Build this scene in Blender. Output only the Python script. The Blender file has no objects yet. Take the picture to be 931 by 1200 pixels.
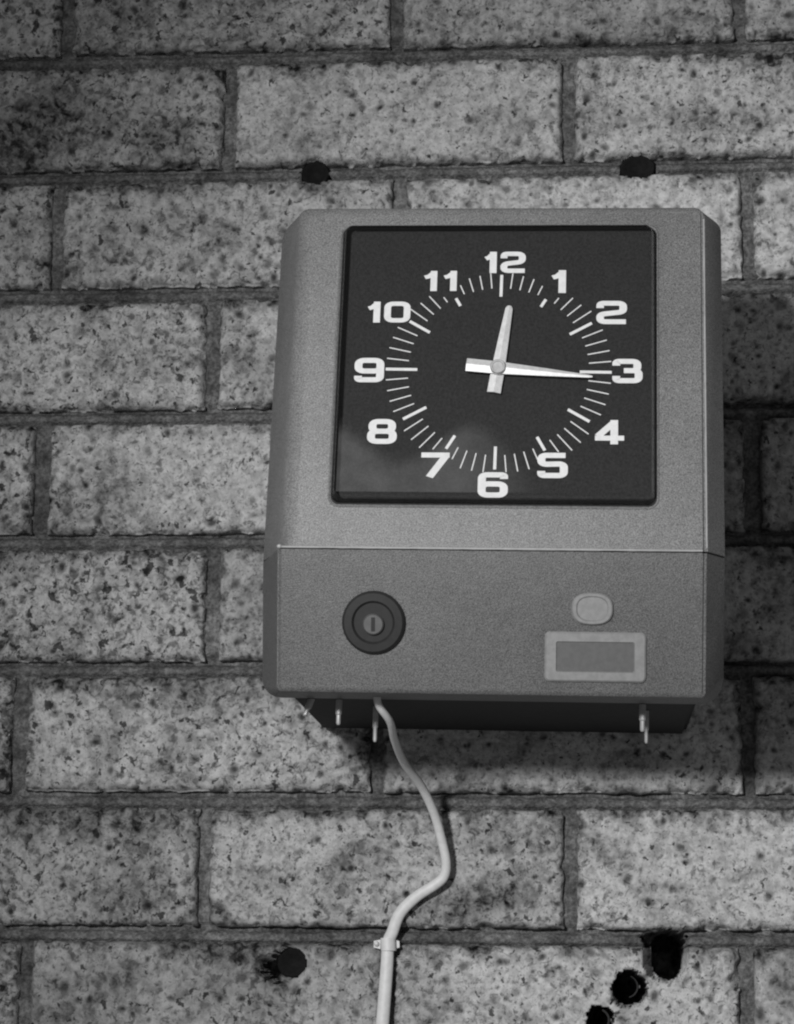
import bpy, bmesh, math, random
import numpy as np
from mathutils import Matrix, Vector

# ------------------------------------------------------------------ scene, camera, light
scene = bpy.context.scene
COL = scene.collection
H0 = 1.90                                   # height of the reference bed joint above the floor

def rad(a): return math.radians(a)

cam_d = bpy.data.cameras.new('camera')
cam = bpy.data.objects.new('camera', cam_d)
COL.objects.link(cam)
R = ((0.99659055, 0.00684022, 0.08222214), (0.08182621, -0.20962114, -0.97435284), (0.01057071, 0.97775876, -0.20946616))
M = Matrix(R).to_4x4()
M.translation = Vector((0.37002, -1.48137, -0.65096 + H0))
cam.matrix_world = M
cam_d.sensor_fit = 'VERTICAL'
cam_d.sensor_height = 24.0
cam_d.lens = 24.0 * 2642.72 / 1200.0
cam_d.clip_start = 0.02
cam_d.clip_end = 100.0
scene.camera = cam

world = bpy.data.worlds.new('World')
scene.world = world
world.use_nodes = True
bg = world.node_tree.nodes['Background']
bg.inputs['Color'].default_value = (1, 1, 1, 1)
bg.inputs['Strength'].default_value = 0.165

lamp_d = bpy.data.lights.new('work_lamp', 'SPOT')
lamp_d.energy = 146.0
lamp_d.shadow_soft_size = 0.08
lamp_d.spot_size = rad(54)
lamp_d.spot_blend = 1.0
lamp = bpy.data.objects.new('work_lamp', lamp_d)
COL.objects.link(lamp)
lamp.location = (-0.19, -1.87, -0.22 + H0)
lamp_aim = Vector((0.62, 0.0, -0.50 + H0))
lamp.rotation_euler = (lamp_aim - lamp.location).to_track_quat('-Z', 'Y').to_euler()

scene.view_settings.view_transform = 'Standard'
scene.view_settings.look = 'None'
scene.view_settings.exposure = 0.0
scene.view_settings.gamma = 1.0
scene.render.engine = 'CYCLES'
scene.cycles.filter_width = 2.2

# ------------------------------------------------------------------ materials
def new_mat(name):
    m = bpy.data.materials.new(name)
    m.use_nodes = True
    nt = m.node_tree
    b = nt.nodes['Principled BSDF']
    return m, nt, b

def N(nt, typ, **kw):
    n = nt.nodes.new(typ)
    for k, v in kw.items(): setattr(n, k, v)
    return n

def math_n(nt, op, a, b=None, c=None, clamp=False):
    n = N(nt, 'ShaderNodeMath', operation=op)
    n.use_clamp = clamp
    for i, v in enumerate((a, b, c)):
        if v is None: continue
        if isinstance(v, (int, float)): n.inputs[i].default_value = v
        else: nt.links.new(v, n.inputs[i])
    return n.outputs[0]

def noise(nt, vec, scale, detail=3.0, rough=0.55, dist=0.0):
    n = N(nt, 'ShaderNodeTexNoise')
    n.inputs['Scale'].default_value = scale
    n.inputs['Detail'].default_value = detail
    n.inputs['Roughness'].default_value = rough
    n.inputs['Distortion'].default_value = dist
    nt.links.new(vec, n.inputs['Vector'])
    return n.outputs['Fac']

def ramp(nt, fac, lo, hi, a=0.0, b=1.0):
    n = N(nt, 'ShaderNodeMapRange')
    n.interpolation_type = 'SMOOTHSTEP'
    for i, v in zip(('From Min', 'From Max', 'To Min', 'To Max'), (lo, hi, a, b)): n.inputs[i].default_value = v
    nt.links.new(fac, n.inputs['Value'])
    return n.outputs[0]

def grey(nt, val):
    n = N(nt, 'ShaderNodeCombineColor')
    for i in range(3): nt.links.new(val, n.inputs[i])
    return n.outputs[0]

def bump(nt, b, height, strength, dist):
    n = N(nt, 'ShaderNodeBump')
    n.inputs['Strength'].default_value = strength
    n.inputs['Distance'].default_value = dist
    nt.links.new(height, n.inputs['Height'])
    nt.links.new(n.outputs[0], b.inputs['Normal'])

def make_brick_mat():
    m, nt, b = new_mat('speckled_brick')
    pos = N(nt, 'ShaderNodeNewGeometry').outputs['Position']
    tone = N(nt, 'ShaderNodeAttribute', attribute_type='OBJECT', attribute_name='tone').outputs['Fac']
    stain_shade = N(nt, 'ShaderNodeAttribute', attribute_type='GEOMETRY', attribute_name='stain_shade').outputs['Fac']
    pit = N(nt, 'ShaderNodeAttribute', attribute_type='GEOMETRY', attribute_name='fleck').outputs['Fac']
    fine = noise(nt, pos, 330, 3, 0.6)
    mid = noise(nt, pos, 130, 4, 0.62, 0.4)
    big = noise(nt, pos, 17, 4, 0.6, 0.6)
    # pale fired matrix, greyer clots, dark iron grains of uneven size
    zone = noise(nt, pos, 30, 3, 0.6, 0.4)
    grain = math_n(nt, 'ADD', noise(nt, pos, 190, 3, 0.66, 0.6), math_n(nt, 'MULTIPLY', math_n(nt, 'SUBTRACT', zone, 0.5), 0.22))
    grit = N(nt, 'ShaderNodeAttribute', attribute_type='OBJECT', attribute_name='grit').outputs['Fac']
    grain = math_n(nt, 'ADD', grain, grit)
    grain2 = noise(nt, pos, 420, 2, 0.6, 0.3)
    grain3 = math_n(nt, 'ADD', noise(nt, pos, 135, 3, 0.6, 0.25), grit)
    v = math_n(nt, 'MULTIPLY', ramp(nt, mid, 0.34, 0.60, 0.70, 1.05), ramp(nt, fine, 0.30, 0.66, 0.82, 1.08))
    v = math_n(nt, 'MULTIPLY', v, ramp(nt, grain, 0.53, 0.66, 1.0, 0.42))
    v = math_n(nt, 'MULTIPLY', v, ramp(nt, grain2, 0.55, 0.68, 1.0, 0.60))
    v = math_n(nt, 'MULTIPLY', v, ramp(nt, grain3, 0.605, 0.66, 1.0, 0.18))
    v = math_n(nt, 'MULTIPLY', v, math_n(nt, 'SUBTRACT', 1.0, math_n(nt, 'MULTIPLY', pit, 0.93)))
    # soot and damp, patchy, plus the shade painted on hole ledges
    sm = math_n(nt, 'ADD', ramp(nt, big, 0.44, 0.68, 0.0, 0.62), stain_shade, clamp=True)
    sm = math_n(nt, 'MULTIPLY', sm, ramp(nt, mid, 0.28, 0.62, 1.15, 0.62))
    v = math_n(nt, 'MULTIPLY', v, math_n(nt, 'SUBTRACT', 1.0, math_n(nt, 'MULTIPLY', sm, 0.93, clamp=True)))
    v = math_n(nt, 'MULTIPLY', v, math_n(nt, 'MULTIPLY', tone, 0.375))
    nt.links.new(grey(nt, v), b.inputs['Base Color'])
    b.inputs['Roughness'].default_value = 0.86
    b.inputs['Specular IOR Level'].default_value = 0.25
    h = math_n(nt, 'ADD', math_n(nt, 'MULTIPLY', mid, 0.7), math_n(nt, 'MULTIPLY', fine, 0.5))
    bump(nt, b, h, 0.55, 0.0022)
    return m

def make_mortar_mat():
    m, nt, b = new_mat('grey_mortar')
    pos = N(nt, 'ShaderNodeNewGeometry').outputs['Position']
    streak = noise(nt, pos, 150, 4, 0.65)
    fine = noise(nt, pos, 420, 3, 0.6)
    big = noise(nt, pos, 24, 4, 0.6)
    v = math_n(nt, 'MULTIPLY', ramp(nt, fine, 0.3, 0.7, 0.6, 1.35), ramp(nt, big, 0.3, 0.7, 0.6, 1.3))
    v = math_n(nt, 'MULTIPLY', v, ramp(nt, streak, 0.3, 0.7, 0.62, 1.4))
    v = math_n(nt, 'MULTIPLY', v, 0.11)
    nt.links.new(grey(nt, v), b.inputs['Base Color'])
    b.inputs['Roughness'].default_value = 0.95
    b.inputs['Specular IOR Level'].default_value = 0.15
    bump(nt, b, fine, 0.9, 0.0022)
    return m

def make_paint(name, base, rough=0.5, speck=0.16, bumpy=0.35, spec=0.4):
    m, nt, b = new_mat(name)
    pos = N(nt, 'ShaderNodeNewGeometry').outputs['Position']
    fine = noise(nt, pos, 1500, 1, 0.6)
    big = noise(nt, pos, 14, 4, 0.6)
    v = math_n(nt, 'MULTIPLY', ramp(nt, fine, 0.28, 0.72, 1 - speck, 1 + speck), math_n(nt, 'MULTIPLY', ramp(nt, big, 0.3, 0.7, 0.90, 1.07), ramp(nt, noise(nt, pos, 55, 5, 0.7, 1.5), 0.25, 0.55, 0.90, 1.02)))
    v = math_n(nt, 'MULTIPLY', v, base)
    nt.links.new(grey(nt, v), b.inputs['Base Color'])
    b.inputs['Roughness'].default_value = rough
    b.inputs['Specular IOR Level'].default_value = spec
    bump(nt, b, fine, bumpy, 0.0006)
    return m

def make_plain(name, base, rough, metallic=0.0, spec=0.5, vary=0.0):
    m, nt, b = new_mat(name)
    b.inputs['Base Color'].default_value = (base, base, base, 1)
    b.inputs['Roughness'].default_value = rough
    b.inputs['Metallic'].default_value = metallic
    b.inputs['Specular IOR Level'].default_value = spec
    if vary:
        pos = N(nt, 'ShaderNodeNewGeometry').outputs['Position']
        f = math_n(nt, 'MULTIPLY', ramp(nt, noise(nt, pos, 300, 3, 0.6), 0.3, 0.7, 1 - vary, 1 + vary), base)
        nt.links.new(grey(nt, f), b.inputs['Base Color'])
    return m

def make_dial_mat():
    m, nt, b = new_mat('matt_black_dial')
    pos = N(nt, 'ShaderNodeNewGeometry').outputs['Position']
    v = math_n(nt, 'MULTIPLY', ramp(nt, noise(nt, pos, 700, 2, 0.7), 0.3, 0.7, 0.6, 1.4), 0.016)
    nt.links.new(grey(nt, v), b.inputs['Base Color'])
    b.inputs['Roughness'].default_value = 0.7
    b.inputs['Specular IOR Level'].default_value = 0.2
    return m

def make_crystal_mat():
    # thin clear acrylic: transparent with a Fresnel sheen and a pale reflection painted in as diffuse
    m = bpy.data.materials.new('clear_acrylic')
    m.use_nodes = True
    nt = m.node_tree
    nt.nodes.clear()
    out = N(nt, 'ShaderNodeOutputMaterial')
    tr = N(nt, 'ShaderNodeBsdfTransparent'); tr.inputs[0].default_value = (0.97, 0.97, 0.97, 1)
    gl = N(nt, 'ShaderNodeBsdfGlossy'); gl.inputs['Roughness'].default_value = 0.06
    fr = N(nt, 'ShaderNodeFresnel'); fr.inputs['IOR'].default_value = 1.45
    mx = N(nt, 'ShaderNodeMixShader')
    nt.links.new(fr.outputs[0], mx.inputs[0]); nt.links.new(tr.outputs[0], mx.inputs[1]); nt.links.new(gl.outputs[0], mx.inputs[2])
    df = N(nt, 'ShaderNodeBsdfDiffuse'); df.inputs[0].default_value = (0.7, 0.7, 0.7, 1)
    painted_glare = N(nt, 'ShaderNodeAttribute', attribute_type='GEOMETRY', attribute_name='painted_glare').outputs['Fac']
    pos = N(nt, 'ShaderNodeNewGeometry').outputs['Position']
    dn = math_n(nt, 'MULTIPLY', painted_glare, ramp(nt, noise(nt, pos, 60, 5, 0.65), 0.25, 0.75, 0.7, 1.3))
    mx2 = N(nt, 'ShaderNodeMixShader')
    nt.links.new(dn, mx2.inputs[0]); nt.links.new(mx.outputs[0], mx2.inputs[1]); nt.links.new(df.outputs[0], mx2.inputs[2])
    nt.links.new(mx2.outputs[0], out.inputs[0])
    return m

MAT = dict(
    brick=make_brick_mat(), mortar=make_mortar_mat(),
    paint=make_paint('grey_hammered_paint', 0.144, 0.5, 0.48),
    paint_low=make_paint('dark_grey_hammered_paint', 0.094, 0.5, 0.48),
    trim=make_paint('worn_edge_paint', 0.30, 0.5, 0.08, 0.3),
    case=make_plain('black_case_paint', 0.020, 0.75, spec=0.2, vary=0.2),
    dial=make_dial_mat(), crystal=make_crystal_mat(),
    white=make_plain('white_print', 0.70, 0.7, vary=0.05),
    hand=make_plain('brushed_hand_metal', 0.66, 0.5, 0.25, vary=0.1),
    hub=make_plain('hub_metal', 0.45, 0.45, 0.6, vary=0.1),
    steel=make_plain('stud_steel', 0.34, 0.5, 0.3, vary=0.1),
    lock=make_plain('black_lock_plastic', 0.018, 0.6, spec=0.25, vary=0.1),
    lockface=make_plain('lock_face_metal', 0.07, 0.5, 0.4, vary=0.1),
    badge=make_plain('badge_metal', 0.19, 0.5, 0.2, vary=0.1),
    plate=make_plain('plate_dark', 0.075, 0.55, vary=0.1),
    cable=make_plain('white_cable_sheath', 0.53, 0.5, vary=0.06),
    hole_black=make_plain('black_fill', 0.010, 0.85, spec=0.1, vary=0.2),
    plug=make_plain('dark_wall_plug', 0.03, 0.5, vary=0.2),
)

# ------------------------------------------------------------------ helpers
def tag(o, label=None, cat=None, group=None, kind=None):
    if label: o['label'] = label
    if cat: o['category'] = cat
    if group: o['group'] = group
    if kind: o['kind'] = kind
    return o

def empty(name, loc):
    o = bpy.data.objects.new(name, None)
    o.empty_display_size = 0.02
    COL.objects.link(o)
    o.location = loc
    return o

def link(name, me, mat=None, parent=None, loc=None):
    if mat is not None and not me.materials: me.materials.append(mat)
    o = bpy.data.objects.new(name, me)
    COL.objects.link(o)
    if parent is not None: o.parent = parent
    if loc is not None: o.location = loc
    return o

def mesh(name, verts, faces, smooth=False, recalc=True):
    me = bpy.data.meshes.new(name)
    me.from_pydata([tuple(map(float, v)) for v in verts], [], [tuple(f) for f in faces])
    if recalc:
        bm = bmesh.new(); bm.from_mesh(me)
        bmesh.ops.recalc_face_normals(bm, faces=bm.faces[:])
        bm.to_mesh(me); bm.free()
    if smooth: me.polygons.foreach_set('use_smooth', [True] * len(me.polygons))
    me.update()
    return me

def loft(name, rings, cap0=True, cap1=True, closed=True):
    n = len(rings[0]); v = [p for r in rings for p in r]; f = []
    for k in range(len(rings) - 1):
        for i in range(n if closed else n - 1):
            j = (i + 1) % n
            f.append((k * n + i, k * n + j, (k + 1) * n + j, (k + 1) * n + i))
    if cap0: f.append(tuple(range(n)))
    if cap1: f.append(tuple((len(rings) - 1) * n + i for i in range(n - 1, -1, -1)))
    return mesh(name, v, f)

def shade(me, angle=35):
    me.polygons.foreach_set('use_smooth', [True] * len(me.polygons))
    me.set_sharp_from_angle(angle=rad(angle))
    return me

def box_rings(x0, x1, y0, y1, z0, z1):
    return [[(x0, y0, z0), (x1, y0, z0), (x1, y0, z1), (x0, y0, z1)], [(x0, y1, z0), (x1, y1, z0), (x1, y1, z1), (x0, y1, z1)]]

# vectorised value noise
def _hash(ix, iy, seed):
    h = (ix.astype(np.int64) * 374761393 + iy.astype(np.int64) * 668265263 + seed * 982451653) & 0xffffffff
    h = ((h ^ (h >> 13)) * 1274126177) & 0xffffffff
    return ((h ^ (h >> 16)) & 0xffff) / 65535.0

def vnoise(x, y, seed):
    ix = np.floor(x); iy = np.floor(y)
    fx = x - ix; fy = y - iy
    fx = fx * fx * (3 - 2 * fx); fy = fy * fy * (3 - 2 * fy)
    a = _hash(ix, iy, seed); b = _hash(ix + 1, iy, seed); c = _hash(ix, iy + 1, seed); d = _hash(ix + 1, iy + 1, seed)
    return (a * (1 - fx) + b * fx) * (1 - fy) + (c * (1 - fx) + d * fx) * fy

def fbm(x, y, freq, octaves, seed):
    s = 0; amp = 1.0; t = 0
    for o in range(octaves):
        s = s + amp * vnoise(x * freq, y * freq, seed + o * 17); t += amp
        amp *= 0.55; freq *= 2.03
    return s / t

def grid_mesh(name, X, Y, Z, attrs=None):
    ny, nx = X.shape
    me = bpy.data.meshes.new(name)
    nv = nx * ny; nf = (nx - 1) * (ny - 1)
    co = np.stack([X, Y, Z], -1).reshape(-1).astype(np.float32)
    me.vertices.add(nv); me.vertices.foreach_set('co', co)
    idx = np.arange(nv).reshape(ny, nx)
    q = np.stack([idx[:-1, :-1], idx[:-1, 1:], idx[1:, 1:], idx[1:, :-1]], -1).reshape(-1).astype(np.int32)
    me.loops.add(nf * 4); me.loops.foreach_set('vertex_index', q)
    me.polygons.add(nf)
    me.polygons.foreach_set('loop_start', np.arange(0, nf * 4, 4, dtype=np.int32))
    me.polygons.foreach_set('use_smooth', np.ones(nf, dtype=bool))
    me.update(calc_edges=True)
    for k, a in (attrs or {}).items():
        at = me.attributes.new(k, 'FLOAT', 'POINT')
        at.data.foreach_set('value', a.reshape(-1).astype(np.float32))
    return me

# ------------------------------------------------------------------ the brick wall
# wall coordinates: x to the right, z up (metres, z = 0 at the bed joint near the top), out of the wall = -y
COURSE = 0.0877
JW = 0.0108
PERP = {-3: 0.002, -2: 0.122, -1: 0.120, 0: [0.0029, 0.2398, 0.4812], 1: [0.1238, 0.3621], 2: [0.0033, 0.2434, 0.4832], 3: [0.116, 0.357],
        4: [-0.0009, 0.241, 0.4834], 5: [0.1204, 0.361], 6: [-0.0076, 0.233, 0.4763], 7: [0.1197, 0.3599], 8: [0.0035, 0.2425, 0.4717], 9: 0.121, 10: 0.001}

def perps(r):
    p = PERP[r]
    p = [p, p + 0.2405] if isinstance(p, float) else list(p)
    while p[0] > -0.45: p.insert(0, p[0] - 0.2405)
    while p[-1] < 0.98: p.append(p[-1] + 0.2405)
    return p

# drilled holes: x, z, half width, half height, depth, power (2 round, 4 squarish), jag
HOLES = [
    (0.1845, -0.0880, 0.0098, 0.0092, 0.150, 2.2, 0.0018),
    (0.4095, -0.0882, 0.0122, 0.0088, 0.150, 2.3, 0.0012),
    (0.1792, -0.6310, 0.0094, 0.0098, 0.040, 2.0, 0.0003),
    (0.1690, -0.6348, 0.0102, 0.0094, 0.045, 2.0, 0.0024),
    (0.4240, -0.6235, 0.0112, 0.0155, 0.150, 2.6, 0.0005),
    (0.4182, -0.6245, 0.0118, 0.0140, 0.026, 2.6, 0.0005),
    (0.4205, -0.6135, 0.0136, 0.0060, 0.060, 2.6, 0.0016),
    (0.3985, -0.6445, 0.0108, 0.0112, 0.150, 2.0, 0.0018),
    (0.3925, -0.6500, 0.0070, 0.0080, 0.016, 2.0, 0.0030),
    (0.3784, -0.6655, 0.0086, 0.0092, 0.150, 2.0, 0.0014),
    (0.1168, -0.3322, 0.0040, 0.0046, 0.008, 2.0, 0.0012),
    (0.0199, -0.1459, 0.0030, 0.0030, 0.006, 2.0, 0.0010),
    (0.4380, -0.1019, 0.0022, 0.0032, 0.005, 2.0, 0.0010),
    (0.3860, -0.1050, 0.0030, 0.0020, 0.004, 2.0, 0.0008),
]

def hole_sd(h, X, Z):
    """rough signed distance (metres) to a hole outline, negative inside"""
    cx, cz, a, b, dep, pw, jag = h
    dx = X - cx; dz = Z - cz
    rr = (np.abs(dx / a) ** pw + np.abs(dz / b) ** pw) ** (1.0 / pw)
    sd = (rr - 1.0) * min(a, b)
    return sd + jag * (fbm(X + 7.0, Z + 3.0, 420.0, 2, 91) - 0.5) * 2.0

def carve(X, Z, D, cell, grow=0.0, snap=True):
    """D is the depth into the wall; returns the deepened field"""
    for h in HOLES:
        m = (np.abs(X - h[0]) < h[2] * 1.8) & (np.abs(Z - h[1]) < h[3] * 1.8)
        if not m.any(): continue
        sd = hole_sd(h, X, Z)
        D = np.where(m & (sd < grow), np.maximum(D, h[4]), D)
    return D

# dirt and other dark patches; those at the holes paint in ledge shade: x, z, rx, rz, amount
STAINS_SHADE = [
    (0.050, -0.535, 0.085, 0.020, 0.75), (0.020, -0.050, 0.075, 0.028, 0.50), (-0.03, -0.06, 0.06, 0.04, 0.35),
    (0.300, -0.590, 0.045, 0.012, 0.70), (0.275, -0.600, 0.030, 0.010, 0.6), (0.330, -0.575, 0.030, 0.010, 0.5), (0.150, -0.452, 0.090, 0.016, 0.60),  # first three darken a band right of the cable bend
    (0.515, 0.000, 0.030, 0.05, 0.45), (0.330, -0.548, 0.050, 0.014, 0.5), (0.115, -0.610, 0.06, 0.02, 0.25),
    (0.045, -0.330, 0.05, 0.03, 0.30), (0.070, -0.130, 0.07, 0.03, 0.30), (0.10, 0.02, 0.09, 0.03, 0.35), (0.03, 0.03, 0.05, 0.04, 0.4),
    (0.335, -0.530, 0.07, 0.008, 0.35), (0.460, -0.055, 0.06, 0.012, 0.35), (0.09, -0.225, 0.06, 0.014, 0.3),
    (0.500, -0.640, 0.012, 0.012, 0.7), (0.168, -0.6345, 0.013, 0.012, 1.0), (0.166, -0.634, 0.010, 0.010, 1.0), (0.393, -0.650, 0.009, 0.01, 0.6), (0.415, -0.626, 0.006, 0.014, 0.5), (0.02, -0.655, 0.06, 0.03, 0.35), (0.23, -0.505, 0.02, 0.016, 0.35), (0.27, 0.02, 0.05, 0.02, 0.3),  # patches at hole positions put recess shade into the ledge colour
]

def stain_shade_field(X, Z):
    s = np.zeros_like(X)
    wob = (fbm(X + 3, Z + 5, 55.0, 4, 7) - 0.5) * 1.5
    for cx, cz, rx, rz, a in STAINS_SHADE:
        d = np.sqrt(((X - cx) / rx) ** 2 + ((Z - cz) / rz) ** 2) + wob
        s = np.maximum(s, a * np.clip(1.35 - d, 0, 1))
    return s

wall = empty('brick_wall', (0.24, 0.0, -0.95 + H0))
tag(wall, 'speckled grey brick wall with recessed mortar joints and drilled holes behind the clock', 'wall')
WB = wall.location

def wall_part(name, me, mat, x, z):
    o = link(name, me, mat, wall)
    o.location = (x - WB.x, 0.0, z + H0 - WB.z)
    return o

rng = np.random.default_rng(5)
TONES = {(2, 0.243): 1.22, (1, 0.124): 1.06, (1, -0.117): 0.86, (0, 0.003): 0.92, (7, -0.12): 0.86, (7, 0.36): 1.14, (8, 0.2425): 1.12, (7, 0.12): 1.0, (2, 0.483): 1.14, (1, 0.362): 1.08}

def brick(r, x0, x1):
    zt = -(r - 1) * COURSE - JW / 2 + rng.uniform(-0.0008, 0.0008)
    zb = -r * COURSE + JW / 2 + rng.uniform(-0.0008, 0.0008)
    xl = x0 + JW * 0.44 + rng.uniform(-0.0013, 0.001); xr = x1 - JW * 0.44 + rng.uniform(-0.001, 0.0013)
    seen = xr > -0.06 and xl < 0.535 and zt > -0.70 and zb < 0.06
    hidden = xl > 0.20 and xr < 0.44 and -0.47 < zb < -0.20
    cell = 0.0011 if (seen and not hidden) else 0.004
    nx = int((xr - xl) / cell) + 1; nz = int((zt - zb) / cell) + 1
    sk = 5                                      # rows of skirt on each side
    u = np.concatenate([np.full(sk, xl), np.linspace(xl, xr, nx), np.full(sk, xr)])
    w = np.concatenate([np.full(sk, zb), np.linspace(zb, zt, nz), np.full(sk, zt)])
    X, Z = np.meshgrid(u, w)
    seed = int(rng.integers(1, 9999))
    # distance to the arris, made uneven
    ex = np.minimum(X - xl, xr - X); ez = np.minimum(Z - zb, zt - Z)
    rr = 0.0052
    qx = np.clip(rr - ex, 0, None); qz = np.clip(rr - ez, 0, None)
    q = np.minimum(np.sqrt(qx ** 2 + qz ** 2), rr)
    D = rr - np.sqrt(np.maximum(rr * rr - q * q, 0))
    D = D * (0.55 + 0.9 * fbm(X, Z, 70.0, 3, seed + 2))
    # chipped edges
    e = np.minimum(ex, ez)
    chip = np.clip(fbm(X, Z, 120.0, 3, seed + 5) - 0.60, 0, 1) * 10.0
    D = D + 0.0060 * np.clip(chip, 0, 1) * np.clip(1 - e / 0.008, 0, 1)
    D = D + 0.0018 * (fbm(X, Z, 26.0, 3, seed) - 0.5) + 0.0012 * (fbm(X, Z, 190.0, 3, seed + 9) - 0.5)
    D = D + (X - (xl + xr) / 2) * rng.uniform(-0.006, 0.006) + rng.uniform(-0.0008, 0.0012)
    # open pits left by the burnt-out grains
    fleck = np.zeros_like(X)
    for k in range(int(rng.integers(90, 230)) if cell < 0.002 else 0):
        px = rng.uniform(xl, xr); pz = rng.uniform(zb, zt)
        a = 0.0009 + 0.0021 * rng.random() ** 2.6; b = a * rng.uniform(0.7, 1.7); th = rng.uniform(0, 3.14)
        m = (np.abs(X - px) < 0.008) & (np.abs(Z - pz) < 0.008)
        if not m.any(): continue
        dx = X[m] - px; dz = Z[m] - pz
        g1 = (dx * math.cos(th) + dz * math.sin(th)) / b; g2 = (-dx * math.sin(th) + dz * math.cos(th)) / a
        g = np.exp(-(g1 * g1 + g2 * g2) * 0.9)
        D[m] += g * a * 0.7
        fleck[m] = np.maximum(fleck[m], np.clip(g * 1.5 - 0.3, 0, 1) * rng.uniform(0.35, 1.0))
    D = carve(X, Z, D, cell)
    # ragged outline of the face, the same all the way down the skirt
    jx = 0.0022 * (fbm(X * 0 + seed, Z, 160.0, 3, seed + 3) - 0.5); jz = 0.0022 * (fbm(X, Z * 0 + seed, 160.0, 3, seed + 4) - 0.5)
    X2 = X + jx * np.clip(1 - ex / 0.006, 0, 1); Z2 = Z + jz * np.clip(1 - ez / 0.006, 0, 1)
    # skirt
    for k in range(sk):
        t = (sk - k) / sk
        for sl in ((slice(None), k), (slice(None), -1 - k), (k, slice(None)), (-1 - k, slice(None))):
            D[sl] = np.maximum(D[sl], 0.003 + 0.015 * t)
    # mortar and dirt smeared over the arrises, most along the top
    et = np.clip(1 - (zt - Z) / 0.016, 0, 1); eb = np.clip(1 - e / 0.0075, 0, 1)
    nz_ = fbm(X, Z, 60.0, 4, seed + 31)
    smear = np.clip(et * 1.1 * (nz_ - 0.36) * 2.6, 0, 0.7) + np.clip(eb * (fbm(X, Z, 110.0, 3, seed + 37) - 0.40) * 2.2, 0, 0.55)
    attrs = {'stain_shade': np.clip(np.maximum(stain_shade_field(X, Z), smear), 0, 0.92), 'fleck': fleck}
    cx = (xl + xr) / 2; cz = (zt + zb) / 2
    me = grid_mesh('brick', X2 - cx, D, Z2 - cz, attrs)
    o = wall_part('brick', me, MAT['brick'], cx, cz)
    tone = 0.98 + rng.uniform(-0.16, 0.14)
    for (tr, tx), tv in TONES.items():
        if tr == r and abs(tx - x0) < 0.02: tone = tv
    o['tone'] = tone
    o['grit'] = rng.uniform(-0.025, 0.025) + 0.03 * (0.22 - cx) / 0.25 - (0.03 if tone > 1.15 else 0.0)
    return o

for r in range(-1, 11):
    p = perps(r)
    for a, b in zip(p[:-1], p[1:]): brick(r, a, b)

# mortar: one raked bed behind the bricks
def make_mortar():
    zs = []
    for j in range(-2, 11):
        z = -j * COURSE
        zs += list(z + np.linspace(-0.0075, 0.0075, 16)) + [z - 0.02, z - 0.035, z - 0.05, z - 0.065]
    hz = []
    for h in HOLES: hz += list(np.arange(h[1] - h[3] * 1.5, h[1] + h[3] * 1.5, 0.0012))
    zs = np.unique(np.round(np.array(zs + hz), 5)); zs = zs[(zs > -0.885) & (zs < 0.178)]
    keep = [zs[0]]
    for z in zs[1:]:
        if z - keep[-1] > 0.0005: keep.append(z)
    zs = np.array(keep)
    xs = np.arange(-0.45, 0.98, 0.0014)
    X, Z = np.meshgrid(xs, zs)
    j = np.round(-Z / COURSE); t = Z + j * COURSE           # height in the bed joint, -5..5 mm
    D = 0.0068 - 0.0016 * np.exp(-((t + 0.0015) / 0.0022) ** 2) + 0.0048 * np.clip((t - 0.0016 + 0.0022 * (fbm(X, Z * 0, 60.0, 3, 77) - 0.5)) / 0.0022, 0, 1) + 0.002 * np.clip((-t - 0.003) / 0.002, 0, 1)
    D = D + 0.0016 * (fbm(X, Z, 30.0, 3, 41) - 0.5) + 0.0013 * (fbm(X, Z, 200.0, 3, 43) - 0.5)
    bed = np.abs(t) < 0.0075
    D = np.where(bed, D, 0.0076 + 0.004 * (fbm(X, Z, 40.0, 3, 47) - 0.5) + 0.001 * (fbm(X, Z, 260.0, 2, 49) - 0.5))
    for h in HOLES:
        m = (np.abs(X - h[0]) < h[2] * 1.8) & (np.abs(Z - h[1]) < h[3] * 1.8)
        g = np.where(bed, 0.0, 0.0022)
        D = np.where(m & (hole_sd(h, X, Z) < g), np.maximum(D, h[4] + 0.001), D)
    cz = -0.35; cx = 0.24
    me = grid_mesh('mortar', X - cx, D, Z - cz)
    return wall_part('mortar', me, MAT['mortar'], cx, cz)
make_mortar()

# ------------------------------------------------------------------ the time clock
clock = empty('time_clock', (0.3157, 0.0, -0.4815 + H0))
clock.rotation_euler = (0, rad(0.9), 0)
tag(clock, 'grey metal wall time clock with square black dial reading quarter past twelve', 'time clock')

def cpart(name, me, mat, parent=None): return link(name, me, mat, parent or clock)

ZT, ZM = 0.2905, 0.0805                     # top edge and seam above the base
DT, DM, DB = 0.188, 0.215, 0.1965           # how far out the front stands at top, seam, bottom
VU = Vector((0, -(DT - DM), ZT - ZM - 0.0)).normalized()      # up along the upper face
NU = Vector((0, -VU.z, VU.y))                            # outward normal
def FU(u, v, h=0.0):
    """upper face: u right, v down from the top edge is negative, h proud of the face (metres)"""
    return Vector((u, -DT, ZT)) + VU * v + NU * h + Vector((0, 0, 0))
VL = Vector((0, -(DM - DB), ZM)).normalized()
NL = Vector((0, -VL.z, VL.y))
DML = DM - 0.0012
def FL(u, v, h=0.0):
    return Vector((u, -DML, ZM - 0.0006)) + VL * v + NL * h

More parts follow.
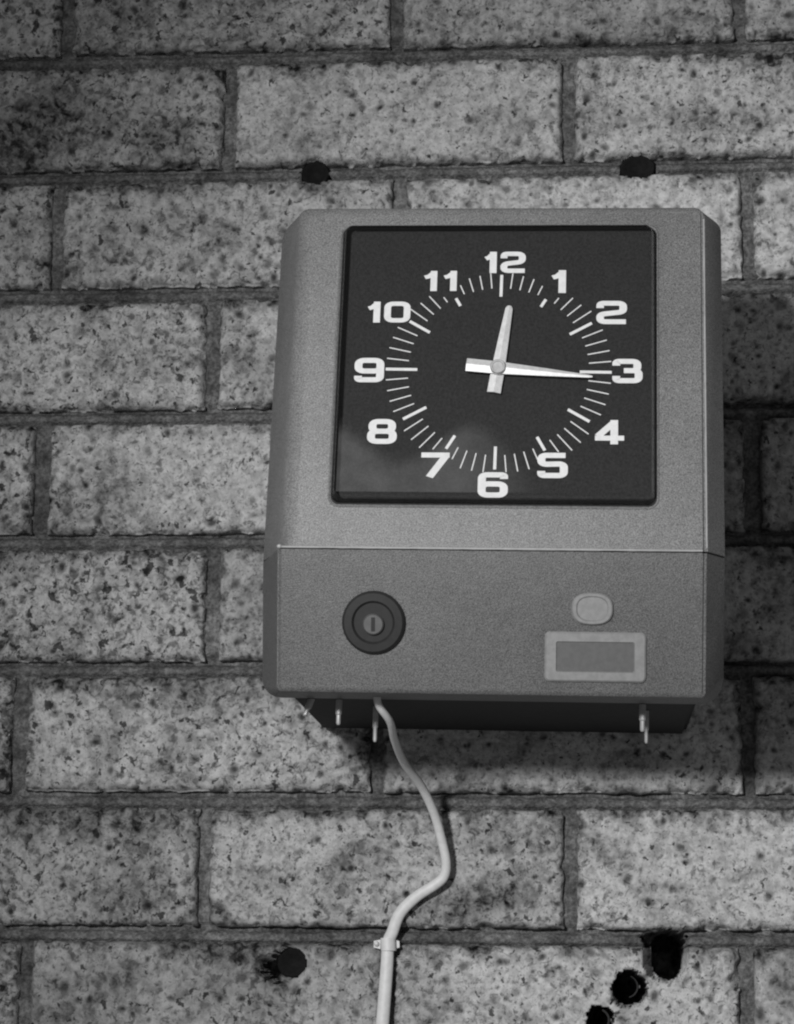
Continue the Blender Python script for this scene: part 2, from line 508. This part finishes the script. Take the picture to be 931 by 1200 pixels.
def rrect(x0, x1, z0, z1, rs, n=6):
    """outline, counter-clockwise from bottom-left; rs = radii bl, br, tr, tl"""
    pts = []
    cs = [(x0, z0, 180, rs[0], 1, 1), (x1, z0, 270, rs[1], -1, 1), (x1, z1, 0, rs[2], -1, -1), (x0, z1, 90, rs[3], 1, -1)]
    for x, z, a0, r, sx, sz in cs:
        cx = x + sx * r; cz = z + sz * r
        for k in range(n):
            a = rad(a0 + 90.0 * k / (n - 1))
            pts.append((cx + r * math.cos(a), cz + r * math.sin(a)))
    return pts

HW = 0.1222
LEN_U = (Vector((0, -DT, ZT)) - Vector((0, -DM, ZM))).length
# rings of the upper cover: left off, left drop, right off, right drop, top off, top drop, corner radius
UR = [(-0.0100, 0.0, -0.0014, 0.0, 0.0020, 0.0, 0.002),
      (-0.0060, 0.0008, -0.0006, 0.0012, 0.0042, 0.0006, 0.003),
      (-0.0020, 0.0035, 0.0003, 0.0012, 0.0062, 0.0022, 0.005),
      (0.0008, 0.0085, 0.0006, -0.0001, 0.0072, 0.0045, 0.007),
      (0.0030, 0.0150, 0.0014, 0.0001, 0.0076, 0.009, 0.008),
      (0.0148, 0.0420, 0.0118, 0.0150, 0.0076, 0.026, 0.012),
      (0.0154, 0.0480, 0.0126, 0.0390, 0.0074, 0.040, 0.012),
      (0.0020, 0.0445, 0.0020, 0.0405, 0.004, 0.042, 0.010),
      (-0.0020, 0.070, -0.0020, 0.070, 0.003, 0.070, 0.010)]
def ring_u(lo, ld, ro, rd, to, td, r):
    pts = rrect(-HW - lo, HW + ro, -LEN_U, to, (0.0003, 0.0003, r, r))
    out = []
    for x, v in pts:
        wl = max(0, min(1, ((-HW + 0.016) - x) / 0.016)) ; wr = max(0, min(1, (x - (HW - 0.016)) / 0.016)); wt = max(0, min(1, (v + 0.016) / 0.016))
        drop = max(ld * (wl > 0) , rd * (wr > 0)) if wt <= 0 else None
        if drop is None:
            s = ld if x < 0 else rd
            # around a top corner blend side drop and top drop by the angle of the arc
            cx = (-HW - lo + r) if x < 0 else (HW + ro - r); cz = to - r
            ang = math.atan2(max(v - cz, 0), abs(x) - abs(cx)) if (abs(x) > abs(cx) - 1e-9 and v > cz - 1e-9) else 0
            k = min(1, max(0, ang / (math.pi / 2)))
            drop = s * (1 - k) + td * k
        p = FU(x, v, 0); p.y += drop
        out.append(p)
    return out
upper = cpart('upper_cover', shade(loft('upper_cover', [ring_u(*a) for a in UR], True, False), 32), MAT['paint'])

LEN_L = VL.dot(Vector((0, -DML, ZM)) - Vector((0, -DB, 0)))
LR = [(-0.0016, 0.0, -0.0014, 0.0, -0.0026, 0.0, 0.0012),
      (-0.0008, 0.0005, -0.0006, 0.0010, -0.0012, 0.0003, 0.0016),
      (0.0001, 0.0008, 0.0003, 0.0010, -0.0002, 0.0012, 0.002),
      (0.0009, 0.0012, 0.0008, 0.0006, 0.0, 0.0030, 0.003),
      (0.0150, 0.0420, 0.0118, 0.0150, -0.0012, 0.026, 0.013),
      (0.0158, 0.0480, 0.0126, 0.0390, -0.0012, 0.039, 0.013),
      (0.0020, 0.0445, 0.0020, 0.0405, -0.0020, 0.0405, 0.008),
      (-0.0020, 0.070, -0.0020, 0.070, -0.0030, 0.070, 0.008)]
def ring_l(lo, ld, ro, rd, bo, bd, r):
    pts = rrect(-HW - lo, HW + ro, -LEN_L - bo, 0.0, (r, r, 0.0003, 0.0003))
    out = []
    for x, v in pts:
        s = ld if x < 0 else rd
        cx = (-HW - lo + r) if x < 0 else (HW + ro - r); cz = -LEN_L - bo + r
        k = 0.0
        if v < cz + 1e-9 and abs(x) > abs(cx) - 1e-9:
            k = min(1, max(0, math.atan2(cz - v, abs(x) - abs(cx)) / (math.pi / 2)))
        p = FL(x, v, 0); p.y += s * (1 - k) + bd * k
        out.append(p)
    return out
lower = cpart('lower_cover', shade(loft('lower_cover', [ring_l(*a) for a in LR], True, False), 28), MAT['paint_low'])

# rear housing, against the wall
me = loft('housing', [[(x * 0.1205, y, 0.1465 + z * 0.1455) for x, z in ((-1, -1), (1, -1), (1, 1), (-1, 1))] for y in (0.0, -0.166)])
bm = bmesh.new(); bm.from_mesh(me); bmesh.ops.bevel(bm, geom=bm.edges[:], offset=0.003, segments=2, affect='EDGES'); bm.to_mesh(me); bm.free()
cpart('housing', shade(me), MAT['case'])

# worn bright lip along the seam, and the bare bead down the right-hand edge
def bead(name, p0, p1, rad_, mat, n=48, seed=1, up=Vector((0, -1, 0))):
    ax = (p1 - p0).normalized(); a = ax.cross(up).normalized(); b = a.cross(ax)
    rr = random.Random(seed); rings = []
    for k in range(n + 1):
        c = p0.lerp(p1, k / n); r = rad_ * rr.uniform(0.75, 1.2)
        rings.append([c + a * (r * math.cos(t)) + b * (r * math.sin(t)) for t in [i * math.pi / 3 for i in range(6)]])
    return cpart(name, shade(loft(name, rings), 60), mat)
bead('seam_trim', FU(-HW + 0.001, -LEN_U + 0.0004, 0.0), FU(HW - 0.0016, -LEN_U + 0.0004, 0.0), 0.0008, MAT['trim'], seed=3)
bead('edge_trim', FU(HW + 0.0008, -0.002, -0.0002), FU(HW + 0.0008, -LEN_U + 0.002, -0.0002), 0.0006, MAT['trim'], seed=4)
bead('edge_trim', FL(-HW - 0.0002, -0.003, -0.0008), FL(-HW - 0.0002, -LEN_L + 0.004, -0.0008), 0.0005, MAT['paint'], seed=5)
sc_r = [[FU(-HW + 0.0005 + 0.0016 * s * math.cos(t), -LEN_U + 0.0006 + 0.0014 * s * math.sin(t), h) for t in [i * math.pi / 4 for i in range(8)]] for s, h in ((1.0, -0.001), (0.9, 0.0007), (0.4, 0.0013))]
cpart('rivet', shade(loft('rivet', sc_r), 40), MAT['steel'])

# window frame: thin raised lip round the dial
WX0, WX1, WZ0, WZ1 = -0.0936, 0.0946, -0.1852, -0.0075
def wring(g, h): return [FU(x, v, h) for x, v in rrect(WX0 - g, WX1 + g, WZ0 - g, WZ1 + g, [0.005 + g] * 4, 8)]
cpart('window_frame', shade(loft('window_frame', [wring(0.0019, -0.0003), wring(0.0012, 0.0006), wring(0.0009, 0.0006), wring(-0.0004, -0.0004)], False, False), 25), MAT['paint'])

# dial plate and its print
dial = cpart('dial', loft('dial', [wring(-0.0001, 0.0008), wring(-0.0001, -0.0003)]), MAT['dial'])
DC = Vector((0.0022, -0.1012))              # dial centre in the upper face
def FD(u, v, h): return FU(DC.x + u, DC.y + v, 0.0008 + h)
def dial_obj(name, me, mat): return cpart(name, me, mat, dial)

def strip_faces(path, t, h, closed, sx, off, verts, faces):
    n = len(path); L = []; Rr = []
    for i in range(n):
        if closed: a = path[i - 1]; c = path[(i + 1) % n]
        else: a = path[max(i - 1, 0)]; c = path[min(i + 1, n - 1)]
        b = path[i]
        d1 = Vector((b[0] - a[0], b[1] - a[1])); d2 = Vector((c[0] - b[0], c[1] - b[1]))
        if d1.length < 1e-9: d1 = d2
        if d2.length < 1e-9: d2 = d1
        d1.normalize(); d2.normalize()
        tg = (d1 + d2).normalized(); nn = Vector((-tg.y, tg.x))
        w = t / 2 / max(0.5, nn.dot(Vector((-d1.y, d1.x))))
        L.append((b[0] + nn.x * w, b[1] + nn.y * w)); Rr.append((b[0] - nn.x * w, b[1] - nn.y * w))
    base = len(verts)
    for p, q in zip(L, Rr):
        verts.append(FD(off[0] + p[0] * sx, off[1] + p[1], h)); verts.append(FD(off[0] + q[0] * sx, off[1] + q[1], h))
    m = n if closed else n - 1
    for i in range(m):
        j = (i + 1) % n
        faces.append((base + 2 * i, base + 2 * i + 1, base + 2 * j + 1, base + 2 * j))

def rounded(path, r, closed=False, seg=6):
    """polyline with its corners rounded to radius r"""
    n = len(path); out = []
    for i in range(n):
        b = Vector(path[i])
        if not closed and i in (0, n - 1): out.append(tuple(b)); continue
        a = Vector(path[i - 1]); c = Vector(path[(i + 1) % n])
        d1 = (a - b); d2 = (c - b)
        ang = d1.angle(d2); cut = min(r / math.tan(ang / 2), d1.length * 0.49, d2.length * 0.49)
        p = b + d1.normalized() * cut; q = b + d2.normalized() * cut
        for k in range(seg + 1):
            s = k / seg
            out.append(tuple((p * (1 - s) + b * s) * (1 - s) + (b * (1 - s) + q * s) * s))
    return out

def digit_strokes(ch, w, h):
    if ch == '0': return [([(0, 0), (w, 0), (w, h), (0, h)], True)]
    if ch == '1': return [([(w * 0.78, 0), (w * 0.78, h * 1.0)], 'n'), ([(0.0, h * 0.72), (w * 0.35, h * 0.78), (w * 0.72, h * 0.98)], 's')]
    if ch == '2': return [([(0, h * 0.74), (0, h), (w, h), (w, h * 0.53), (0.0, h * 0.40), (0, 0), (w + 1.1, 0)], False)]
    if ch == '3': return [([(0, h * 0.78), (0, h), (w * 0.94, h), (w * 0.94, h * 0.52), (w * 0.34, h * 0.52)], False), ([(w * 0.34, h * 0.52), (w, h * 0.52), (w, 0), (0, 0), (0, h * 0.24)], False)]
    if ch == '4': return [([(w * 0.70, -1.6), (w * 0.70, h + 1.5)], 'n'), ([(w * 0.70, h + 0.2), (0.2, h * 0.28)], 'n'), ([(-1.0, h * 0.18), (w + 1.1, h * 0.18)], 'n')]
    if ch == '5': return [([(w + 0.6, h), (0, h), (0, h * 0.55), (w, h * 0.58), (w, 0), (0, 0), (0, h * 0.22)], False)]
    if ch == '6': return [([(0, 0), (w, 0), (w, h * 0.55), (0, h * 0.55)], True), ([(0, h * 0.3), (0, h), (w, h), (w, h * 0.80)], False)]
    if ch == '7': return [([(-1.1, h), (w + 1.1, h)], 'n'), ([(w * 0.98, h), (w * 0.26, -1.6)], 'n')]
    if ch == '8': return [([(0, 0), (w, 0), (w, h * 0.51), (0, h * 0.51)], True), ([(w * 0.05, h * 0.51), (w * 0.95, h * 0.51), (w * 0.95, h), (w * 0.05, h)], True)]
    if ch == '9': return [([(0, h * 0.45), (w, h * 0.45), (w, h), (0, h)], True), ([(w, h * 0.7), (w, 0), (0, 0), (0, h * 0.20)], False)]

def numeral(text, u, v, width, height):
    verts = []; faces = []; t = 3.1 * height / 15.2; n = len(text)
    widths = {'1': 0.66}
    tot = sum(widths.get(c, 1.0) for c in text); gap = 1.0
    cw = (width - gap * (n - 1)) / tot
    x = -width / 2; lay = 0
    for c in text:
        wd = cw * widths.get(c, 1.0)
        sx = 1.45
        w = wd / sx - t; h = height - t
        for st in digit_strokes(c, w, h):
            path, mode = st
            pth = [(p[0], p[1]) for p in path]
            tt = t
            if mode is True: pth = rounded(pth, 2.7, True)
            elif mode is False: pth = rounded(pth, 2.3)
            if c == '1' and mode == 'n': pth = [(pth[0][0], -t / 2), (pth[1][0], h + t / 2)]; tt = t * 1.0
            if c == '1' and mode == 's': tt = t * 0.9
            strip_faces([(p[0] * 1e-3, p[1] * 1e-3) for p in pth], tt * 1e-3, 0.00025 + 0.00006 * lay, mode is True, sx,
                        ((u + x) * 1e-3 + t / 2 * sx * 1e-3, (v - height / 2 + t / 2) * 1e-3), verts, faces)
            lay += 1
        x += wd + gap
    me = mesh('numeral', verts, faces, recalc=False)
    return dial_obj('numeral', me, MAT['white'])

for txt, u, v, w, h in (('12', 1.9, 70.2, 26.0, 14.0), ('1', 34.8, 57.6, 11.7, 14.9), ('2', 66.2, 37.5, 18.0, 15.0), ('3', 75.6, 0.0, 17.6, 15.4), ('4', 65.3, -38.4, 18.2, 15.0),
                        ('5', 32.7, -59.3, 17.6, 15.6), ('6', -1.6, -71.6, 17.4, 15.6), ('7', -35.3, -59.4, 17.8, 15.2), ('8', -67.1, -38.8, 17.4, 15.6), ('9', -76.2, 0.1, 17.6, 15.6),
                        ('10', -66.6, 37.6, 27.0, 13.6), ('11', -35.8, 58.0, 22.6, 13.2)):
    numeral(txt, u, v, w, h)

def mark(name, k, r0, r1, wd):
    a = rad(6 * k + 0.7); d = Vector((math.sin(a), math.cos(a))); s = Vector((d.y, -d.x))
    q = [d * r0 + s * wd / 2, d * r1 + s * wd / 2, d * r1 - s * wd / 2, d * r0 - s * wd / 2]
    top = [FD(p.x * 1e-3, p.y * 1e-3, 0.00018) for p in q]
    dial_obj(name, mesh(name, top, [(0, 3, 2, 1)], recalc=False), MAT['white'])
OUT = {31: 64.2, 29: 63.9, 32: 64.4, 28: 64.4, 33: 64.8, 27: 64.6, 34: 61.4, 26: 61.0, 36: 62.0, 24: 62.4, 56: 60.0, 4: 60.2, 57: 62.5, 3: 62.5, 58: 62.6, 2: 62.6, 59: 63.4, 1: 63.4, 54: 58.0, 6: 58.5, 53: 63.8, 7: 63.8, 52: 64.2, 8: 64.2}
INN = {54: 54.0, 6: 54.0, 56: 53.8, 4: 53.8}
HOUT = {0: 62.0, 5: 53.5, 10: 62.6, 15: 66.4, 20: 62.5, 25: 57.4, 30: 62.0, 35: 57.4, 40: 63.2, 45: 66.5, 50: 62.0, 55: 53.5}
for k in range(60):
    if k % 5 == 0: mark('hour_mark', k, 47.8, HOUT[k], 1.75)
    else: mark('minute_mark', k, INN.get(k, 53.3), OUT.get(k, 66.4), 0.66)

# hands: folded ridge down the middle
def hand(name, ang, tail, tip, wt, wtip, h, ridge):
    a = rad(ang + 0.3); d = Vector((math.sin(a), math.cos(a))); s = Vector((d.y, -d.x))
    secs = [(-tail, wt), (0.0, wt * 0.97), (tip * 0.5, (wt * 0.5 + wtip * 0.5)), (tip * 0.96, wtip), (tip, wtip * 0.5)]
    rings = []
    for l, w in secs:
        c = d * l
        prof = [(-w / 2, 0.0), (-w / 2, 0.35), (0.0, 0.35 + ridge * w / wt), (w / 2, 0.35), (w / 2, 0.0)]
        rings.append([FD((c.x + s.x * o) * 1e-3, (c.y + s.y * o) * 1e-3, (h + z) * 1e-3) for o, z in prof])
    return cpart(name, loft(name, rings), MAT['hand'])
hand('hour_hand', 8.0, 15.2, 41.0, 8.0, 4.2, 2.6, 1.2)
hand('minute_hand', 95.4, 18.7, 55.5, 8.0, 1.7, 4.6, 1.3)
hubr = [[FD(r * math.cos(t) * 1e-3, r * math.sin(t) * 1e-3, h * 1e-3) for t in [i * math.pi / 12 for i in range(24)]] for r, h in ((4.6, 2.0), (4.6, 6.6), (4.1, 7.2), (3.3, 7.2), (3.0, 6.7), (0.8, 6.7))]
cpart('hub', shade(loft('hub', hubr), 30), MAT['hub'])

# clear moulded window over the dial
def cring(g, h, r): return [FU(x, v, h) for x, v in rrect(WX0 + g, WX1 - g, WZ0 + g, WZ1 - g, [r] * 4, 8)]
def make_crystal():
    rings = [cring(0.0008, 0.0010, 0.005), cring(0.0030, 0.0095, 0.004), cring(0.0042, 0.0106, 0.0035)]
    v = [p for r in rings for p in r]; n = len(rings[0]); f = []
    for k in range(2):
        for i in range(n):
            j = (i + 1) % n
            f.append((k * n + i, k * n + j, (k + 1) * n + j, (k + 1) * n + i))
    # front sheet as a grid so that the painted reflection has a shape
    gx, gz = 40, 40; b0 = len(v); painted_glare = [0.0] * b0
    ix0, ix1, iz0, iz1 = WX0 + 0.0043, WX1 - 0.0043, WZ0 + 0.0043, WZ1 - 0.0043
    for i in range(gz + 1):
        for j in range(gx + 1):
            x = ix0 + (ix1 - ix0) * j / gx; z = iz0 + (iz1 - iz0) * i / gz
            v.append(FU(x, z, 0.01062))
            # reflection painted pale in the lower left, with a ragged upper edge
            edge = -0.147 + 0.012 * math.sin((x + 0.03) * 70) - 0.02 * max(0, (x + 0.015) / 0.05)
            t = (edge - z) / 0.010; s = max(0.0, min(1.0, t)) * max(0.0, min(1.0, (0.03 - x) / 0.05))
            painted_glare.append(0.002 + 0.058 * s)
    for i in range(gz):
        for j in range(gx):
            a = b0 + i * (gx + 1) + j
            f.append((a, a + 1, a + gx + 2, a + gx + 1))
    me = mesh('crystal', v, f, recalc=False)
    at = me.attributes.new('painted_glare', 'FLOAT', 'POINT'); at.data.foreach_set('value', painted_glare)
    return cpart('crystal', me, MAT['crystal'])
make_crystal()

# lower cover furniture: lock, badge, framed plate
def disc(name, u, v, prof, mat, parent=None, n=32, sq=None):
    rings = []
    for r, h in prof:
        ring = []
        for i in range(n):
            t = 2 * math.pi * i / n
            if sq:
                c, s = math.cos(t), math.sin(t); m = (abs(c) ** sq[2] + abs(s) ** sq[2]) ** (1 / sq[2])
                ring.append(FL(u + sq[0] * r * c / m, v + sq[1] * r * s / m, h))
            else: ring.append(FL(u + r * math.cos(t), v + r * math.sin(t), h))
        rings.append(ring)
    return cpart(name, shade(loft(name, rings), 30), mat, parent)
mm = 0.001
LU = 0.0018                                    # face centre against the fitted centre line
lock = disc('lock', -0.0668, -0.0417, [(0.0182, -0.001), (0.0182, 0.0022), (0.0168, 0.0036), (0.0125, 0.0038), (0.0112, 0.0024), (0.002, 0.0024)], MAT['lock'])
disc('lock_barrel', -0.0668, -0.0427, [(0.0062, 0.0015), (0.0062, 0.0040), (0.0054, 0.0046), (0.001, 0.0046)], MAT['lockface'], lock)
sl = [[FL(-0.0668 + x * 0.0011, -0.0427 + z * 0.0040, h) for x, z in ((-1, -1), (1, -1), (1, 1), (-1, 1))] for h in (0.0040, 0.00485)]
cpart('keyhole', loft('keyhole', sl), MAT['lock'], lock)
badge = disc('badge', 0.0585, -0.0324, [(1.0, -0.0005), (1.0, 0.0012), (0.93, 0.0018), (0.78, 0.0018), (0.72, 0.0013), (0.05, 0.0013)], MAT['badge'], sq=(0.0118, 0.0092, 2.6))
def lring(x0, x1, z0, z1, h, r): return [FL(x, v, h) for x, v in rrect(x0, x1, z0, z1, [r] * 4, 5)]
PX0, PX1, PZ0, PZ1 = 0.0315, 0.0893, -0.0742, -0.0457
plate = cpart('nameplate', loft('nameplate', [lring(PX0, PX1, PZ0, PZ1, -0.0005, 0.003), lring(PX0, PX1, PZ0, PZ1, 0.0010, 0.003), lring(PX0 + 0.001, PX1 - 0.001, PZ0 + 0.001, PZ1 - 0.001, 0.0016, 0.002),
              lring(PX0 + 0.0065, PX1 - 0.0065, PZ0 + 0.0055, PZ1 - 0.0055, 0.0016, 0.001), lring(PX0 + 0.0072, PX1 - 0.0072, PZ0 + 0.0062, PZ1 - 0.0062, 0.0006, 0.001)], False, True), MAT['badge'])
cpart('plate_inset', loft('plate_inset', [lring(PX0 + 0.007, PX1 - 0.007, PZ0 + 0.006, PZ1 - 0.006, 0.0009, 0.001), lring(PX0 + 0.007, PX1 - 0.007, PZ0 + 0.006, PZ1 - 0.006, 0.0004, 0.001)]), MAT['plate'], plate)

# studs under the housing
def stud(x, y, top, ln, r, tilt=0.0):
    rings = []
    for k, (q, s) in enumerate(((0, 1.0), (0.62, 1.0), (0.66, 0.72), (0.94, 0.72), (1.0, 0.45))):
        z = top - ln * q
        rings.append([(x + r * s * math.cos(t) + tilt * ln * q, y + r * s * math.sin(t), z) for t in [i * math.pi / 5 for i in range(10)]])
    cpart('stud', shade(loft('stud', rings), 30), MAT['steel'])
stud(-0.0915, -0.150, 0.003, 0.017, 0.0019)
stud(-0.0722, -0.120, 0.003, 0.0235, 0.0017)
stud(0.0885, -0.150, 0.003, 0.018, 0.0020)
stud(0.0915, -0.120, 0.003, 0.0215, 0.0015)
stud(-0.1075, -0.150, 0.003, 0.012, 0.0022, -0.35)

# ------------------------------------------------------------------ cable and its clip
def sweep(name, pts, n=14, sub=10):
    P = [Vector((x, -d, z)) for x, z, d, *_ in pts]; W = [(a, b) for *_, a, b in pts]
    C = []; S = []
    for i in range(len(P) - 1):
        p0 = P[max(i - 1, 0)]; p1 = P[i]; p2 = P[i + 1]; p3 = P[min(i + 2, len(P) - 1)]
        for k in range(sub):
            t = k / sub
            C.append(0.5 * ((2 * p1) + (p2 - p0) * t + (2 * p0 - 5 * p1 + 4 * p2 - p3) * t * t + (3 * p1 - p0 - 3 * p2 + p3) * t ** 3))
            S.append((W[i][0] * (1 - t) + W[i + 1][0] * t, W[i][1] * (1 - t) + W[i + 1][1] * t))
    C.append(P[-1]); S.append(W[-1])
    rings = []
    for i, c in enumerate(C):
        d = (C[min(i + 1, len(C) - 1)] - C[max(i - 1, 0)]).normalized()
        side = d.cross(Vector((0, 1, 0))).normalized(); out = side.cross(d).normalized()
        rings.append([c + side * (S[i][0] * math.cos(t)) + out * (S[i][1] * math.sin(t)) for t in [2 * math.pi * j / n for j in range(n)]])
    return shade(loft(name, rings), 60)
K = [(248.6, -474.0, 166, 2.2, 2.4), (249.0, -483.5, 164, 2.2, 2.4), (254.8, -492.1, 150, 2.3, 2.5), (255.1, -499.9, 118, 2.45, 2.6), (257.4, -508.8, 74, 2.6, 2.7), (265.9, -520.4, 43, 2.8, 2.7), (273.2, -536.3, 26, 2.9, 2.7),
     (277.7, -553.1, 17, 3.0, 2.7), (280.3, -566.5, 13, 3.0, 2.7), (279.0, -575.3, 11, 3.2, 2.7), (273.6, -580.6, 10, 3.4, 2.7), (260.8, -588.7, 8, 3.6, 2.7), (250.3, -599.1, 6, 3.8, 2.7), (245.4, -611.0, 4.6, 3.9, 2.7),
     (242.7, -618.1, 3.8, 4.0, 2.7), (241.8, -634.8, 3.6, 4.2, 2.8), (239.5, -669.2, 3.6, 4.3, 2.8), (237.6, -695.7, 3.6, 4.3, 2.8), (235.0, -760.0, 3.6, 4.3, 2.8), (233.5, -850.0, 3.6, 4.3, 2.8)]
me = sweep('power_cable', [(x / 1e3, z / 1e3 + H0, d / 1e3, a / 1e3, b / 1e3) for x, z, d, a, b in K])
o = link('power_cable', me, MAT['cable'])
tag(o, 'white power cable curving down the bricks from under the clock', 'cable')

clip = empty('cable_clip', (0.2427, 0.0, -0.6190 + H0))
tag(clip, 'small white cable clip nailed over the cable below its bend', 'cable clip')
cl = []
prof = []
for k in range(13):
    t = math.pi * k / 12
    prof.append((-0.0050 * math.cos(t), -0.0033 - 0.0042 * math.sin(t)))
prof = [(-0.0050, 0.0)] + prof + [(0.0050, 0.0)]
inner = [(x * 0.86, y * 0.88) for x, y in prof]
sec = prof + inner[::-1]
rings = [[(x, y, z) for x, y in sec] for z in (-0.0040, 0.0040)]
for r_ in rings:
    for i, q in enumerate(r_): r_[i] = (q[0] - 0.05 * q[2], q[1], q[2])
link('saddle', shade(loft('saddle', rings), 40), MAT['cable'], clip)
lug = loft('lug', [[(x + sx * 0.0, y, z) for x, z in ((-0.0095, -0.002), (-0.0052, -0.0030), (-0.0052, 0.0030), (-0.0095, 0.0022))] for y, sx in ((0.001, 0), (-0.0028, 0))])
link('lug', lug, MAT['cable'], clip)
nail = loft('nail', [[(-0.0075 + r * math.cos(t), y, 0.0002 + r * math.sin(t)) for t in [i * math.pi / 5 for i in range(10)]] for r, y in ((0.0011, 0.004), (0.0011, -0.0028), (0.0018, -0.0029), (0.0016, -0.0040), (0.0007, -0.0043))])
link('nail', shade(nail, 40), MAT['steel'], clip)
lug2 = loft('lug', [[(x, y, z) for x, z in ((0.0051, -0.0024), (0.0072, -0.0018), (0.0070, 0.0022), (0.0051, 0.0028))] for y in (0.001, -0.0022)])
link('lug', lug2, MAT['cable'], clip)

# ------------------------------------------------------------------ plugs left in two of the holes
def plug(x, z, y, r0, r1, label):
    o = empty('wall_plug', (x, y, z + H0))
    tag(o, label, 'wall plug', 'wall plugs left in the drilled holes')
    n = 20; rr = random.Random(int(x * 1e5))
    ang = [rad(-80 + 150 * i / (n - 1)) for i in range(n)]          # only part of the sleeve is left
    prof = [(r1, 0.020), (r1, 0.0006), ((r0 + r1) / 2, 0.0), (r0, 0.0006), (r0, 0.020)]
    rings = [[(r * math.cos(t), yy, r * math.sin(t)) for t in ang] for r, yy in prof]
    link('sleeve', shade(loft('sleeve', rings, False, False, False), 60), MAT['plug'], o)
    fl = loft('rib', [[(r1 * 1.0 + a, yy, zz) for a, zz in ((-0.0004, -0.001), (0.0012, -0.0008), (0.0012, 0.0008), (-0.0004, 0.001))] for yy in (0.002, 0.018)])
    link('rib', fl, MAT['plug'], o)
plug(0.3962, -0.6440, 0.0100, 0.0064, 0.0072, 'dark hollow wall plug in the jagged round hole beside the large slot hole')
plug(0.3778, -0.6652, 0.0070, 0.0060, 0.0072, 'dark wall plug in the small hole at the bottom edge of the wall')

def dark_fill(x, z, a, b, depth, label):  # black body added inside an open hole to make it read dark
    n = 28; rr = random.Random(int(x * 1e5)); jag = [rr.uniform(0.95, 1.04) for _ in range(n)]
    rings = [[(a * s * jag[i] * math.cos(2 * math.pi * i / n), y, b * s * jag[i] * math.sin(2 * math.pi * i / n)) for i in range(n)] for s, y in ((1.0, 0.03), (1.0, 0.0010), (0.90, 0.0), (0.70, 0.0012), (0.40, 0.0045), (0.05, 0.006))]
    o = link('dark_hole_fill', shade(loft('dark_hole_fill', rings), 60), MAT['hole_black'], None, (x, depth, z + H0))
    tag(o, label, 'hole fill', 'black fills added to darken open holes')
dark_fill(0.1845, -0.0880, 0.0102, 0.0097, 0.0060, 'added black fill for the dark hole in the joint above the top left corner of the clock')
dark_fill(0.4095, -0.0882, 0.0126, 0.0092, 0.0060, 'added black fill for the dark hole in the joint above the right side of the clock')
dark_fill(0.1792, -0.6310, 0.0097, 0.0099, 0.0060, 'added round black fill darkening the chipped hole left of the cable clip')
